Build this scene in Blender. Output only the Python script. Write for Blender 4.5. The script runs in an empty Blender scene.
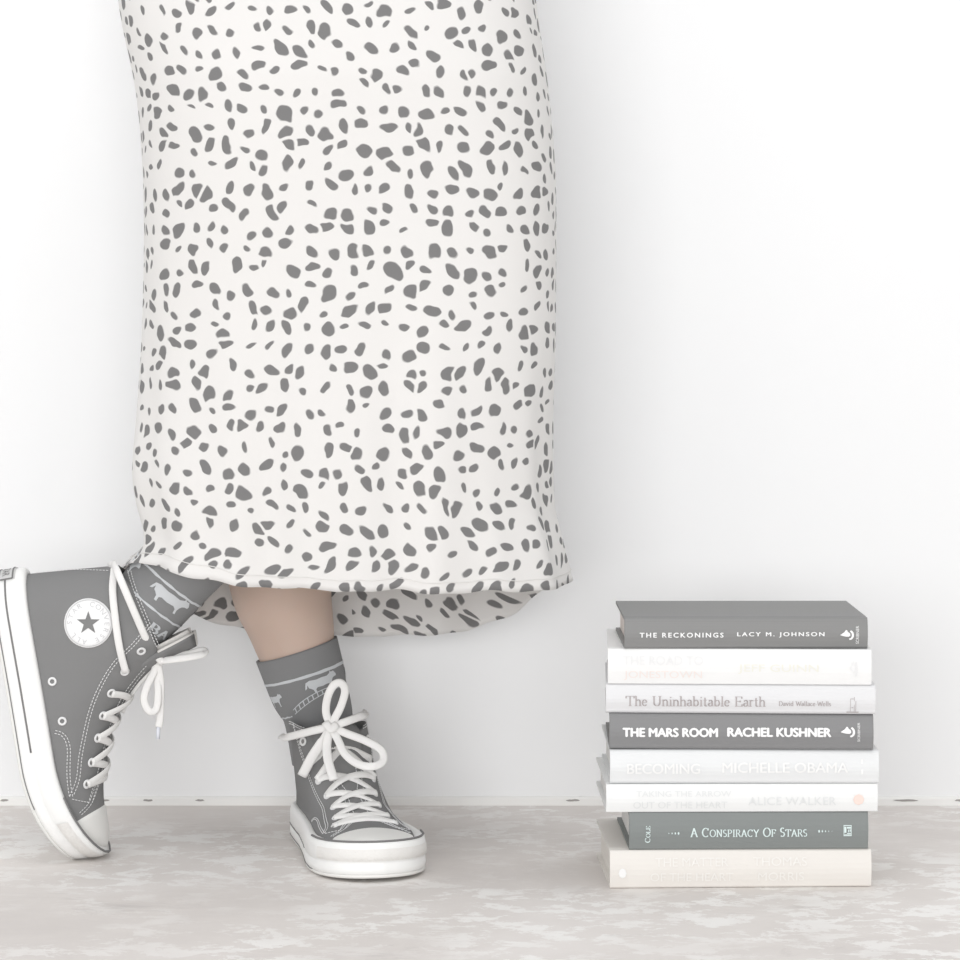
import bpy, bmesh, math, random
from mathutils import Vector, Matrix, geometry, noise
random.seed(7)
scn = bpy.context.scene
C = scn.collection

# ---------------------------------------------------------------- camera, world, lights, exposure
FPX = 2920.0; HOR = 296.0; CAMY = -2.6; CAMZ = 0.527
cam = bpy.data.objects.new('camera', bpy.data.cameras.new('camera')); C.objects.link(cam)
cam.location = (0, CAMY, CAMZ); cam.rotation_euler = (math.pi/2, 0, 0)
cam.data.sensor_width = 36; cam.data.lens = FPX/960*36; cam.data.shift_y = -(480-HOR)/960
cam.data.clip_start = .05
scn.camera = cam
w = bpy.data.worlds.new('world'); scn.world = w; w.use_nodes = True
w.node_tree.nodes['Background'].inputs[0].default_value = (.985, .99, 1, 1)
w.node_tree.nodes['Background'].inputs[1].default_value = .68
def area(name, loc, target, sx, sy, power, col=(1, 1, 1)):
    l = bpy.data.lights.new(name, 'AREA'); l.shape = 'RECTANGLE'; l.size = sx; l.size_y = sy; l.energy = power; l.color = col
    o = bpy.data.objects.new(name, l); C.objects.link(o); o.location = loc
    o.rotation_euler = (Vector(target)-Vector(loc)).to_track_quat('-Z', 'Y').to_euler()
    return o
area('window_daylight', (-2.4, -2.4, 2.0), (0, .2, .35), 1.6, 1.8, 8, (1, .995, .985))
area('ceiling_light', (.0, -1.15, 2.7), (.05, -.35, 0), 1.8, 1.2, 13.5)
area('front_fill', (-.5, -4.6, .8), (0, .3, .3), 3.2, 1.5, 97)  # added frontal fill to even out the low wall, not a real window
scn.view_settings.view_transform = 'Standard'; scn.view_settings.look = 'None'
scn.view_settings.gamma = 1; scn.view_settings.use_curve_mapping = False
scn.view_settings.exposure = 0.0

# ---------------------------------------------------------------- helpers
def P(px, py, Y):                     # a measured point of the photo at distance Y from the camera
    return Vector(((px-480)*Y/FPX, CAMY+Y, CAMZ-(py-HOR)*Y/FPX))
def srgb(r, g, b):
    f = lambda c: (c/255/12.92) if c/255 <= .04045 else ((c/255+.055)/1.055)**2.4
    return (f(r), f(g), f(b), 1)
class NT:
    def __init__(s, m): s.t = m.node_tree; s.n = s.t.nodes; s.l = s.t.links
    def new(s, k, **kw):
        n = s.n.new(k)
        for a, b in kw.items(): setattr(n, a, b)
        return n
    def link(s, a, b): s.l.new(a, b)
    def math(s, op, a, b=None, c=None, clamp=False):
        n = s.new('ShaderNodeMath', operation=op); n.use_clamp = clamp
        for i, v in enumerate((a, b, c)):
            if v is None: continue
            if isinstance(v, (int, float)): n.inputs[i].default_value = v
            else: s.link(v, n.inputs[i])
        return n.outputs[0]
def mat(name, col, rough=.7, bump=0, bscale=800, mottle=0, mscale=8, sheen=0, spec=.3):
    m = bpy.data.materials.new(name); m.use_nodes = True; t = NT(m); b = m.node_tree.nodes['Principled BSDF']
    b.inputs['Base Color'].default_value = col; b.inputs['Roughness'].default_value = rough
    b.inputs['Specular IOR Level'].default_value = spec; b.inputs['Sheen Weight'].default_value = sheen
    tc = t.new('ShaderNodeTexCoord')
    if mottle:
        nz = t.new('ShaderNodeTexNoise'); nz.inputs['Scale'].default_value = mscale; nz.inputs['Detail'].default_value = 5
        t.link(tc.outputs['Object'], nz.inputs['Vector'])
        mr = t.new('ShaderNodeMapRange'); mr.inputs[3].default_value = 1-mottle; mr.inputs[4].default_value = 1+mottle
        t.link(nz.outputs[0], mr.inputs[0])
        vm = t.new('ShaderNodeVectorMath', operation='SCALE'); vm.inputs[0].default_value = col[:3]
        t.link(mr.outputs[0], vm.inputs['Scale']); t.link(vm.outputs[0], b.inputs['Base Color'])
    if bump:
        nz = t.new('ShaderNodeTexNoise'); nz.inputs['Scale'].default_value = bscale; nz.inputs['Detail'].default_value = 3
        t.link(tc.outputs['Object'], nz.inputs['Vector'])
        bp = t.new('ShaderNodeBump'); bp.inputs['Strength'].default_value = bump; bp.inputs['Distance'].default_value = .001
        t.link(nz.outputs[0], bp.inputs['Height']); t.link(bp.outputs[0], b.inputs['Normal'])
    return m
def build(name, verts, faces, m=None, parent=None, smooth=True, uvs=None):
    me = bpy.data.meshes.new(name); me.from_pydata([tuple(v) for v in verts], [], faces); me.validate(); me.update()
    if uvs is not None:
        ul = me.uv_layers.new(name='UVMap')
        for lp in me.loops: ul.data[lp.index].uv = uvs[lp.vertex_index]
    o = bpy.data.objects.new(name, me); C.objects.link(o)
    if m: me.materials.append(m)
    if smooth: me.polygons.foreach_set('use_smooth', [True]*len(me.polygons))
    if parent: o.parent = parent
    return o
def recalc(o):
    bm = bmesh.new(); bm.from_mesh(o.data); bmesh.ops.recalc_face_normals(bm, faces=bm.faces); bm.to_mesh(o.data); bm.free(); return o
def empty(name, loc=(0, 0, 0), rz=0, parent=None):
    o = bpy.data.objects.new(name, None); C.objects.link(o); o.location = loc; o.rotation_euler = (0, 0, rz); o.empty_display_size = .05
    if parent: o.parent = parent
    return o
def box(x0, x1, y0, y1, z0, z1):
    v = [(x, y, z) for x in (x0, x1) for y in (y0, y1) for z in (z0, z1)]
    return v, [(0, 1, 3, 2), (4, 6, 7, 5), (0, 4, 5, 1), (2, 3, 7, 6), (0, 2, 6, 4), (1, 5, 7, 3)]
def interp(tab, x):
    if x <= tab[0][0]: return tab[0][1]
    for (a, b), (c, d) in zip(tab, tab[1:]):
        if x <= c: return b+(d-b)*(x-a)/(c-a)
    return tab[-1][1]
def smooth_interp(tab, x):             # monotone-ish Catmull-Rom through a table
    n = len(tab)
    if x <= tab[0][0]: return tab[0][1]
    if x >= tab[-1][0]: return tab[-1][1]
    for i in range(n-1):
        if x <= tab[i+1][0]: break
    x0, y0 = tab[i]; x1, y1 = tab[i+1]; h = x1-x0; t = (x-x0)/h
    def slope(j):
        if j <= 0: return (tab[1][1]-tab[0][1])/(tab[1][0]-tab[0][0])
        if j >= n-1: return (tab[-1][1]-tab[-2][1])/(tab[-1][0]-tab[-2][0])
        return (tab[j+1][1]-tab[j-1][1])/(tab[j+1][0]-tab[j-1][0])
    m0, m1 = slope(i)*h, slope(i+1)*h
    return (2*t**3-3*t**2+1)*y0+(t**3-2*t**2+t)*m0+(-2*t**3+3*t**2)*y1+(t**3-t**2)*m1
def crom(pts, n=8):                    # smooth polyline through points
    pts = [Vector(p) for p in pts]; out = []
    if len(pts) < 3:
        return [pts[0].lerp(pts[-1], i/n) for i in range(n+1)]
    for i in range(len(pts)-1):
        p0 = pts[i-1] if i else pts[0]*2-pts[1]; p1 = pts[i]; p2 = pts[i+1]
        p3 = pts[i+2] if i+2 < len(pts) else pts[-1]*2-pts[-2]
        for k in range(n):
            t = k/n
            out.append(.5*((2*p1)+(p2-p0)*t+(2*p0-5*p1+4*p2-p3)*t*t+(3*p1-p0-3*p2+p3)*t**3))
    out.append(pts[-1]); return out
class MB:
    def __init__(s): s.v = []; s.f = []
    def add(s, v, f):
        n = len(s.v); s.v += [Vector(p) for p in v]; s.f += [tuple(i+n for i in q) for q in f]
    def ribbon(s, pts, nrm, a, b, seg=8, caps=True, taper=None):
        """tube of flat oval section along pts; nrm = list of surface normals or one vector; a half width, b half thickness"""
        n = len(pts); v = []; f = []
        for i, p in enumerate(pts):
            t = (pts[min(i+1, n-1)]-pts[max(i-1, 0)])
            t = t.normalized() if t.length > 1e-9 else Vector((1, 0, 0))
            nn = nrm[i] if isinstance(nrm, list) else nrm
            bi = t.cross(nn)
            if bi.length < 1e-6: bi = t.orthogonal()
            bi.normalize(); no = bi.cross(t).normalized()
            k = taper(i/(n-1)) if taper else 1
            for j in range(seg):
                an = 2*math.pi*j/seg
                v.append(p+bi*(a*k*math.cos(an))+no*(b*k*math.sin(an)))
        for i in range(n-1):
            for j in range(seg):
                f.append((i*seg+j, i*seg+(j+1) % seg, (i+1)*seg+(j+1) % seg, (i+1)*seg+j))
        if caps: f.append(tuple(range(seg))[::-1]); f.append(tuple((n-1)*seg+j for j in range(seg)))
        s.add(v, f)
    def torus(s, c, nrm, R, r, seg=20, ss=8):
        q = Vector(nrm).to_track_quat('Z', 'Y').to_matrix(); v = []; f = []
        for i in range(seg):
            a = 2*math.pi*i/seg
            for j in range(ss):
                b = 2*math.pi*j/ss
                v.append(Vector(c)+q@Vector(((R+r*math.cos(b))*math.cos(a), (R+r*math.cos(b))*math.sin(a), r*.7*math.sin(b))))
        for i in range(seg):
            for j in range(ss):
                f.append((i*ss+j, ((i+1) % seg)*ss+j, ((i+1) % seg)*ss+(j+1) % ss, i*ss+(j+1) % ss))
        s.add(v, f)
    def build(s, name, m, parent=None, smooth=True): return recalc(build(name, s.v, s.f, m, parent, smooth))
def poly_mesh(loops, step=None):
    """fill 2D outline(s) -> verts, faces (triangles), optionally cut finer so that it can follow a curved surface"""
    bm = bmesh.new()
    for lp in loops:
        vs = [bm.verts.new((x, y, 0)) for x, y in lp]
        for i in range(len(vs)): bm.edges.new((vs[i], vs[(i+1) % len(vs)]))
    bmesh.ops.triangle_fill(bm, use_beauty=True, use_dissolve=False, edges=bm.edges[:])
    if step:
        for _ in range(3):
            es = [e for e in bm.edges if e.calc_length() > step]
            if not es: break
            bmesh.ops.subdivide_edges(bm, edges=es, cuts=1, use_grid_fill=False); bmesh.ops.triangulate(bm, faces=bm.faces[:])
    v = [(p.co.x, p.co.y) for p in bm.verts]; bm.verts.index_update(); f = [tuple(q.index for q in fc.verts) for fc in bm.faces]
    bm.free(); return v, f
def font_mesh(text, bold=0.0, space=1.0):
    cu = bpy.data.curves.new('lettering', 'FONT'); cu.body = text; cu.size = 1; cu.space_character = space; cu.resolution_u = 3
    o = bpy.data.objects.new('lettering', cu); C.objects.link(o)
    dg = bpy.context.evaluated_depsgraph_get(); dg.update(); me = bpy.data.meshes.new_from_object(o.evaluated_get(dg))
    v = [(p.co.x, p.co.y) for p in me.vertices]; f = [tuple(q.vertices) for q in me.polygons]
    if bold > .005:                    # heavier letters: the same outlines repeated a hair to each side
        v0, f0 = list(v), list(f); bx = bold*.75
        for k, (dx, dy) in enumerate(((-bx, 0), (bx, 0), (0, bx*.7), (0, -bx*.7))):
            n = len(v); v += [(x+dx, y+dy, (k+1)*.00003) for x, y in v0]; f += [tuple(i+n for i in q) for q in f0]
    C.objects.unlink(o); bpy.data.objects.remove(o); bpy.data.curves.remove(cu); bpy.data.meshes.remove(me)
    return v, f
def fit(vf, x0, x1, y0, y1):
    v, f = vf; a = min(p[0] for p in v); b = max(p[0] for p in v); c = min(p[1] for p in v); d = max(p[1] for p in v)
    return [(x0+(p[0]-a)/(b-a)*(x1-x0), y0+(p[1]-c)/(d-c)*(y1-y0))+tuple(p[2:]) for p in v], f

# a small serif face drawn as pen strokes (thick verticals, thin horizontals)
def arc(cx, cy, rx, ry, a0, a1, n=12):
    return [(cx+rx*math.cos(math.radians(a0+(a1-a0)*i/n)), cy+ry*math.sin(math.radians(a0+(a1-a0)*i/n))) for i in range(n+1)]
def sf(x, y, w=.13): return [(x-w, y), (x+w, y)]
X = .64
SER = {
 'T': (.8, [[(.4, 0), (.4, 1)], [(.03, 1), (.77, 1)], [(.03, 1), (.03, .8)], [(.77, 1), (.77, .8)], sf(.4, 0)]),
 'h': (.62, [[(.12, 0), (.12, 1.02)], arc(.32, X-.2, .17, .2, 150, 0)+[(.49, 0)], sf(.12, 0), sf(.49, 0), [(.0, 1.02), (.12, 1.02)]]),
 'e': (.52, [[(.07, .36), (.44, .36)], arc(.255, X/2, .2, X/2, 12, 325)]),
 'U': (.86, [[(.16, 1), (.16, .33)]+arc(.43, .33, .27, .33, 180, 360)+[(.7, .33), (.7, 1)], sf(.16, 1), sf(.7, 1)]),
 'n': (.62, [[(.12, 0), (.12, X)], arc(.32, X-.2, .17, .2, 150, 0)+[(.49, 0)], sf(.12, 0), sf(.49, 0), [(0, X), (.12, X)]]),
 'i': (.3, [[(.15, 0), (.15, X)], sf(.15, 0), [(.03, X), (.15, X)], [(.15, .86), (.15, .95)]]),
 'a': (.52, [arc(.25, X-.17, .15, .17, 160, 0)+[(.4, .1), (.48, .02)], arc(.22, .17, .15, .17, 60, 330), [(.3, .36), (.4, .38)]]),
 'b': (.6, [[(.12, 0), (.12, 1.02)], arc(.31, X/2, .2, X/2, 150, -150), [(.0, 1.02), (.12, 1.02)]]),
 't': (.4, [[(.17, .88), (.17, .12)]+arc(.27, .12, .1, .12, 180, 320), [(.04, X), (.33, X)]]),
 'l': (.3, [[(.15, 0), (.15, 1.02)], sf(.15, 0), [(.03, 1.02), (.15, 1.02)]]),
 'r': (.44, [[(.12, 0), (.12, X)], arc(.28, X-.16, .14, .16, 150, 45), sf(.12, 0), [(0, X), (.12, X)]]),
 'E': (.74, [[(.15, 0), (.15, 1)], [(.03, 1), (.65, 1), (.65, .82)], [(.15, .52), (.5, .52)], [(.5, .6), (.5, .44)], [(.03, 0), (.68, 0), (.68, .2)]]),
 'D': (.86, [[(.15, 0), (.15, 1)], [(.03, 1), (.35, 1)]+arc(.35, .5, .4, .5, 90, -90)+[(.03, 0)]]),
 'v': (.56, [[(.06, X), (.28, 0), (.5, X)], sf(.06, X, .08), sf(.5, X, .08)]),
 'd': (.62, [[(.48, 0), (.48, 1.02)], arc(.28, X/2, .2, X/2, 30, 330), [(.36, 1.02), (.48, 1.02)], [(.48, 0), (.58, 0)]]),
 'W': (1.1, [[(.06, 1), (.32, 0), (.55, .9), (.8, 0), (1.05, 1)], sf(.06, 1), sf(1.05, 1)]),
 'c': (.5, [arc(.26, X/2, .2, X/2, 45, 320)]),
 's': (.44, [arc(.21, X*.75, .13, X*.25, 40, 270, 8)+arc(.21, X*.25, .15, X*.25, 90, -140, 8)]),
 '-': (.3, [[(.04, .3), (.26, .3)]]),
 'A': (.86, [[(.1, 0), (.42, 1), (.76, 0)], [(.22, .36), (.63, .36)], sf(.1, 0, .1), sf(.76, 0, .1)]),
 'C': (.86, [arc(.46, .5, .38, .5, 48, 312, 18), [(.72, .98), (.72, .76)]]),
 'O': (.94, [arc(.47, .5, .39, .5, 0, 360, 24)]),
 'N': (.92, [[(.16, 0), (.16, 1), (.74, 0), (.74, 1)], sf(.16, 0), sf(.1, 1, .1), sf(.74, 1)]),
 'S': (.62, [arc(.3, .75, .2, .25, 40, 270, 10)+arc(.3, .25, .23, .25, 90, -140, 10)]),
 'P': (.7, [[(.15, 0), (.15, 1)], [(.03, 1), (.35, 1)]+arc(.35, .74, .26, .26, 90, -90)+[(.15, .48)], sf(.15, 0)]),
 'I': (.4, [[(.2, 0), (.2, 1)], sf(.2, 0), sf(.2, 1)]),
 'R': (.78, [[(.15, 0), (.15, 1)], [(.03, 1), (.35, 1)]+arc(.35, .75, .25, .25, 90, -90)+[(.15, .5)], [(.38, .5), (.72, 0)], sf(.15, 0), sf(.68, 0, .08)]),
 'Y': (.8, [[(.08, 1), (.4, .45), (.72, 1)], [(.4, .47), (.4, 0)], sf(.4, 0), sf(.08, 1, .09), sf(.72, 1, .09)]),
 'F': (.68, [[(.15, 0), (.15, 1)], [(.03, 1), (.62, 1), (.62, .8)], [(.15, .52), (.48, .52)], [(.48, .6), (.48, .44)], sf(.15, 0)]),
 'L': (.68, [[(.15, 0), (.15, 1)], sf(.15, 1), [(.03, 0), (.62, 0), (.62, .22)]]),
 'B': (.74, [[(.15, 0), (.15, 1)], [(.03, 1), (.35, 1)]+arc(.35, .76, .22, .24, 90, -90)+[(.15, .52)], [(.35, .52)]+arc(.38, .26, .26, .26, 90, -90)+[(.03, 0)]]),
 ' ': (.38, []), '.': (.25, [[(.1, 0), (.1, .1)]]),
}
def serif_mesh(text, thick=.14, thin=.055, track=.04, small_caps=False):
    v = []; f = []; x = 0; first = True
    for ch in text:
        adv, strokes = SER[ch]; k = 1
        if small_caps and not first and ch != ' ': k = .8
        first = ch == ' '
        for st in strokes:
            for (a, b), (c, d) in zip(st, st[1:]):
                dx, dy = c-a, d-b; L = math.hypot(dx, dy)
                if L < 1e-6: continue
                wd = (thin+(thick-thin)*abs(dy)/L)/2; nx, ny = -dy/L*wd, dx/L*wd; ex, ey = dx/L*.012, dy/L*.012
                n = len(v)
                for (px, py) in ((a-ex+nx, b-ey+ny), (a-ex-nx, b-ey-ny), (c+ex-nx, d+ey-ny), (c+ex+nx, d+ey+ny)):
                    v.append((x+px*k, py*k))
                f.append((n, n+1, n+2, n+3))
        x += (adv+track)*k
    return v, f

# ---------------------------------------------------------------- materials
M = {}
M['white_rubber'] = mat('white rubber', (.89, .89, .878, 1), .45, .15, 300, .02, 20)
M['canvas'] = mat('faded black canvas', (.237, .237, .237, 1), .9, .35, 2200, spec=.1)
M['dark_piping'] = mat('dark rubber line', (.20, .197, .197, 1), .6)
M['lace'] = mat('white cotton lace', (.88, .87, .855, 1), .85, .5, 2500)
M['stitch'] = mat('white thread', (.82, .82, .82, 1), .9)
M['toe_rubber'] = mat('cream toe rubber', (.80, .795, .77, 1), .35)
M['metal'] = mat('nickel eyelet', (.80, .80, .80, 1), .35)
M['eyelet_hole'] = mat('eyelet hole', (.27, .265, .26, 1), .8)
M['patch'] = mat('white vinyl patch', (.87, .87, .87, 1), .5)
M['patch_print'] = mat('grey patch lettering', (.60, .60, .61, 1), .6)
M['sock'] = mat('faded black knit', (.26, .262, .265, 1), .95, .6, 1800, sheen=.1, spec=.05)
M['sock_white'] = mat('pale grey knit', (.66, .68, .70, 1), .95, .6, 1800, spec=.05)
M['tongue_lining'] = mat('cream lining', (.76, .74, .71, 1), .9)
M['skin'] = mat('skin', (.60, .46, .385, 1), .55, .1, 500, .05, 25, spec=.35)
M['skin'].node_tree.nodes['Principled BSDF'].inputs['Subsurface Weight'].default_value = .12
M['skin'].node_tree.nodes['Principled BSDF'].inputs['Subsurface Radius'].default_value = (.01, .004, .002)
M['white_print'] = mat('white foil lettering', (.9, .9, .9, 1), .6)
M['pages'] = None

def skirt_material():
    m = bpy.data.materials.new('dalmatian print crepe'); m.use_nodes = True; t = NT(m); b = t.n['Principled BSDF']
    uv = t.new('ShaderNodeUVMap'); uv.uv_map = 'UVMap'
    def layer(scale, off, tmin, tmax, keep):
        mp = t.new('ShaderNodeMapping'); mp.inputs['Location'].default_value = off; t.link(uv.outputs[0], mp.inputs[0])
        nz = t.new('ShaderNodeTexNoise'); nz.inputs['Scale'].default_value = 62; nz.inputs['Detail'].default_value = 1
        t.link(mp.outputs[0], nz.inputs['Vector'])
        s1 = t.new('ShaderNodeVectorMath', operation='SUBTRACT'); s1.inputs[1].default_value = (.5, .5, .5); t.link(nz.outputs['Color'], s1.inputs[0])
        s2 = t.new('ShaderNodeVectorMath', operation='SCALE'); s2.inputs['Scale'].default_value = .0098; t.link(s1.outputs[0], s2.inputs[0])
        s3 = t.new('ShaderNodeVectorMath', operation='ADD'); t.link(mp.outputs[0], s3.inputs[0]); t.link(s2.outputs[0], s3.inputs[1])
        vo = t.new('ShaderNodeTexVoronoi', voronoi_dimensions='2D', feature='F1'); vo.inputs['Scale'].default_value = scale
        vo.inputs['Randomness'].default_value = .64; t.link(s3.outputs[0], vo.inputs['Vector'])
        d = t.new('ShaderNodeVectorMath', operation='SUBTRACT'); t.link(s3.outputs[0], d.inputs[0]); t.link(vo.outputs['Position'], d.inputs[1])
        sep = t.new('ShaderNodeSeparateColor'); t.link(vo.outputs['Color'], sep.inputs[0])
        vr = t.new('ShaderNodeVectorRotate', rotation_type='Z_AXIS'); t.link(d.outputs[0], vr.inputs['Vector'])
        t.link(t.math('MULTIPLY', sep.outputs[0], 6.283), vr.inputs['Angle'])
        sc = t.new('ShaderNodeVectorMath', operation='MULTIPLY'); t.link(vr.outputs[0], sc.inputs[0])
        cb = t.new('ShaderNodeCombineXYZ'); t.link(t.math('MULTIPLY_ADD', sep.outputs[1], .62*scale, .95*scale), cb.inputs[0]); cb.inputs[1].default_value = scale*.82; cb.inputs[2].default_value = 0
        t.link(cb.outputs[0], sc.inputs[1])
        ln = t.new('ShaderNodeVectorMath', operation='LENGTH'); t.link(sc.outputs[0], ln.inputs[0])
        th = t.math('MULTIPLY_ADD', t.math('POWER', sep.outputs[2], 1.3), tmax-tmin, tmin)
        ve = t.new('ShaderNodeTexVoronoi', voronoi_dimensions='2D', feature='DISTANCE_TO_EDGE'); ve.inputs['Scale'].default_value = scale
        ve.inputs['Randomness'].default_value = .64; t.link(s3.outputs[0], ve.inputs['Vector'])
        inside = t.math('SMOOTH_MIN', t.math('SUBTRACT', th, ln.outputs['Value']), t.math('MULTIPLY_ADD', ve.outputs['Distance'], 1.0, -.10), .10)
        return t.math('MULTIPLY_ADD', inside, 16, .75, clamp=True)
    a = layer(55, (0, 0, 0), .165, .36, 1)
    mx = t.new('ShaderNodeMix', data_type='RGBA'); t.link(a, mx.inputs[0])
    mx.inputs[6].default_value = (.845, .83, .812, 1); mx.inputs[7].default_value = (.225, .222, .222, 1)
    t.link(mx.outputs[2], b.inputs['Base Color']); b.inputs['Roughness'].default_value = .75; b.inputs['Specular IOR Level'].default_value = .2
    b.inputs['Sheen Weight'].default_value = .1
    tr = t.new('ShaderNodeBsdfTranslucent'); t.link(mx.outputs[2], tr.inputs[0]); ms = t.new('ShaderNodeMixShader'); ms.inputs[0].default_value = .14
    t.link(b.outputs[0], ms.inputs[1]); t.link(tr.outputs[0], ms.inputs[2]); t.link(ms.outputs[0], t.n['Material Output'].inputs[0])
    nz = t.new('ShaderNodeTexNoise'); nz.inputs['Scale'].default_value = 900; t.link(uv.outputs[0], nz.inputs[0])
    bp = t.new('ShaderNodeBump'); bp.inputs['Strength'].default_value = .15; bp.inputs['Distance'].default_value = .0005
    t.link(nz.outputs[0], bp.inputs['Height']); t.link(bp.outputs[0], b.inputs['Normal'])
    return m
def floor_material():
    m = bpy.data.materials.new('worn painted concrete'); m.use_nodes = True; t = NT(m); b = t.n['Principled BSDF']
    tc = t.new('ShaderNodeTexCoord')
    def nz(scale, det, rough, sx=1, dist=0):
        mp = t.new('ShaderNodeMapping'); mp.inputs['Scale'].default_value = (sx, 1, 1); t.link(tc.outputs['Object'], mp.inputs[0])
        n = t.new('ShaderNodeTexNoise'); n.inputs['Scale'].default_value = scale; n.inputs['Detail'].default_value = det
        n.inputs['Roughness'].default_value = rough; n.inputs['Distortion'].default_value = dist; t.link(mp.outputs[0], n.inputs[0]); return n.outputs[0]
    def ramp(src, pts):
        r = t.new('ShaderNodeValToRGB'); t.link(src, r.inputs[0])
        for i, (p, c) in enumerate(pts):
            e = r.color_ramp.elements[i] if i < 2 else r.color_ramp.elements.new(p)
            e.position = p; e.color = c
        return r.outputs[0]
    base = ramp(nz(3.2, 8, .62, 1, .4), [(.3, (.66, .62, .595, 1)), (.72, (.82, .785, .76, 1)), (.5, (.74, .70, .67, 1))])
    patch = ramp(nz(26, 11, .76, .75, .25), [(.505, (0, 0, 0, 1)), (.535, (1, 1, 1, 1))])
    big = ramp(nz(3.5, 4, .6), [(.40, (0, 0, 0, 1)), (.58, (1, 1, 1, 1))])
    k = t.math('MULTIPLY', t.math('MULTIPLY', patch, big), .75)
    mx = t.new('ShaderNodeMix', data_type='RGBA'); t.link(k, mx.inputs[0]); t.link(base, mx.inputs[6]); mx.inputs[7].default_value = (.93, .92, .90, 1)
    dk = ramp(nz(7, 8, .7, .6, 1.0), [(.30, (1, 1, 1, 1)), (.40, (0, 0, 0, 1))])
    mx2 = t.new('ShaderNodeMix', data_type='RGBA'); t.link(t.math('MULTIPLY', dk, .45), mx2.inputs[0]); t.link(mx.outputs[2], mx2.inputs[6]); mx2.inputs[7].default_value = (.46, .43, .41, 1)
    t.link(mx2.outputs[2], b.inputs['Base Color']); b.inputs['Roughness'].default_value = .6; b.inputs['Specular IOR Level'].default_value = .25
    bp = t.new('ShaderNodeBump'); bp.inputs['Strength'].default_value = .25; bp.inputs['Distance'].default_value = .002
    t.link(nz(60, 6, .6), bp.inputs['Height']); t.link(bp.outputs[0], b.inputs['Normal'])
    return m
def wall_material():
    m = mat('white painted wall', (.885, .89, .895, 1), .85, .12, 60, .006, 3); return m
def trim_material():
    m = bpy.data.materials.new('chipped white trim paint'); m.use_nodes = True; t = NT(m); b = t.n['Principled BSDF']
    tc = t.new('ShaderNodeTexCoord'); mp = t.new('ShaderNodeMapping'); mp.inputs['Scale'].default_value = (11, 1, 90); t.link(tc.outputs['Object'], mp.inputs[0])
    n = t.new('ShaderNodeTexNoise'); n.inputs['Scale'].default_value = 1.0; n.inputs['Detail'].default_value = 4; t.link(mp.outputs[0], n.inputs[0])
    r = t.new('ShaderNodeValToRGB'); t.link(n.outputs[0], r.inputs[0])
    r.color_ramp.elements[0].position = .29; r.color_ramp.elements[0].color = (.42, .40, .38, 1)
    r.color_ramp.elements[1].position = .31; r.color_ramp.elements[1].color = (.86, .855, .835, 1)
    t.link(r.outputs[0], b.inputs['Base Color']); b.inputs['Roughness'].default_value = .6
    return m
def pages_material(col):
    m = bpy.data.materials.new('paper page edges'); m.use_nodes = True; t = NT(m); b = t.n['Principled BSDF']
    tc = t.new('ShaderNodeTexCoord'); mp = t.new('ShaderNodeMapping'); mp.inputs['Scale'].default_value = (6, 6, 1600); t.link(tc.outputs['Object'], mp.inputs[0])
    n = t.new('ShaderNodeTexNoise'); n.inputs['Scale'].default_value = 1.0; t.link(mp.outputs[0], n.inputs[0])
    mr = t.new('ShaderNodeMapRange'); mr.inputs[3].default_value = .9; mr.inputs[4].default_value = 1.06; t.link(n.outputs[0], mr.inputs[0])
    vm = t.new('ShaderNodeVectorMath', operation='SCALE'); vm.inputs[0].default_value = col; t.link(mr.outputs[0], vm.inputs['Scale'])
    t.link(vm.outputs[0], b.inputs['Base Color']); b.inputs['Roughness'].default_value = .9
    return m

# ---------------------------------------------------------------- the room
WY = CAMY+3.023
def struct(o): o['kind'] = 'structure'; return o
fl = struct(build('floor', *box(-3, 3, -3.6, WY+.1, -.05, 0), floor_material(), None, False))
wl = struct(build('wall_back', *box(-3, 3, WY, WY+.1, 0, 2.6), wall_material(), None, False))
tv, tf = [], []
prof = [(0, 0), (-.0035, 0), (-.0035, .0065), (-.002, .0085), (0, .0095)]
for x in (-3, 3):
    for (a, z) in prof: tv.append((x, WY+a, z))
k = len(prof)
for i in range(k-1): tf.append((i, i+1, i+1+k, i+k))
tf += [tuple(range(k))[::-1], tuple(range(k, 2*k))]
struct(build('trim_1', tv, tf, trim_material(), None, False))
chips = MB()
for (px, wd) in ((148, 5), (200, 5), (573, 6), (905, 12), (958, 4), (56, 7), (5, 4), (104, 5)):
    X0 = (px-480)*3.023/FPX; w2 = wd*3.023/FPX; ol = []
    rr = random.Random(px)
    for i in range(14):
        a = 2*math.pi*i/14; r = .75+.5*rr.random()
        ol.append((X0+w2*r*math.cos(a), .0055+.0011*r*math.sin(a)))
    v, f = poly_mesh([ol]); chips.add([(p[0], WY-.0038, p[1]) for p in v], f)
cp = struct(chips.build('trim_2', mat('bare chipped spot', (.36, .345, .33, 1), .9), None, False))

# ---------------------------------------------------------------- sneakers
HT = [(-.05, 1.6), (0, .9), (.06, .30), (.09, .165), (.101, .142), (.114, .1225), (.13, .1045), (.1516, .0870), (.1756, .0755), (.202, .0650), (.218, .0585), (.24, .0500), (.253, .0435), (.26, .038), (.266, .031), (.2662, .012)]
FT = [(0, .030), (.02, .0335), (.06, .0360), (.10, .0375), (.14, .0415), (.18, .0465), (.205, .0475), (.225, .0455), (.24, .0400), (.25, .0335), (.258, .0250), (.263, .0155), (.266, .003)]
HC = [(0, .117), (.01, .118), (.028, .131), (.06, .139), (.085, .1435), (.1, .141)]
H0 = .012
def Hs(s): return interp(HT, s)
def sb(h): return .0875*max(0, h-.03)
def sfr(h):
    lo, hi = .0, .266
    for _ in range(30):
        m_ = (lo+hi)/2
        if Hs(m_) > h: lo = m_
        else: hi = m_
    return lo
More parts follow.
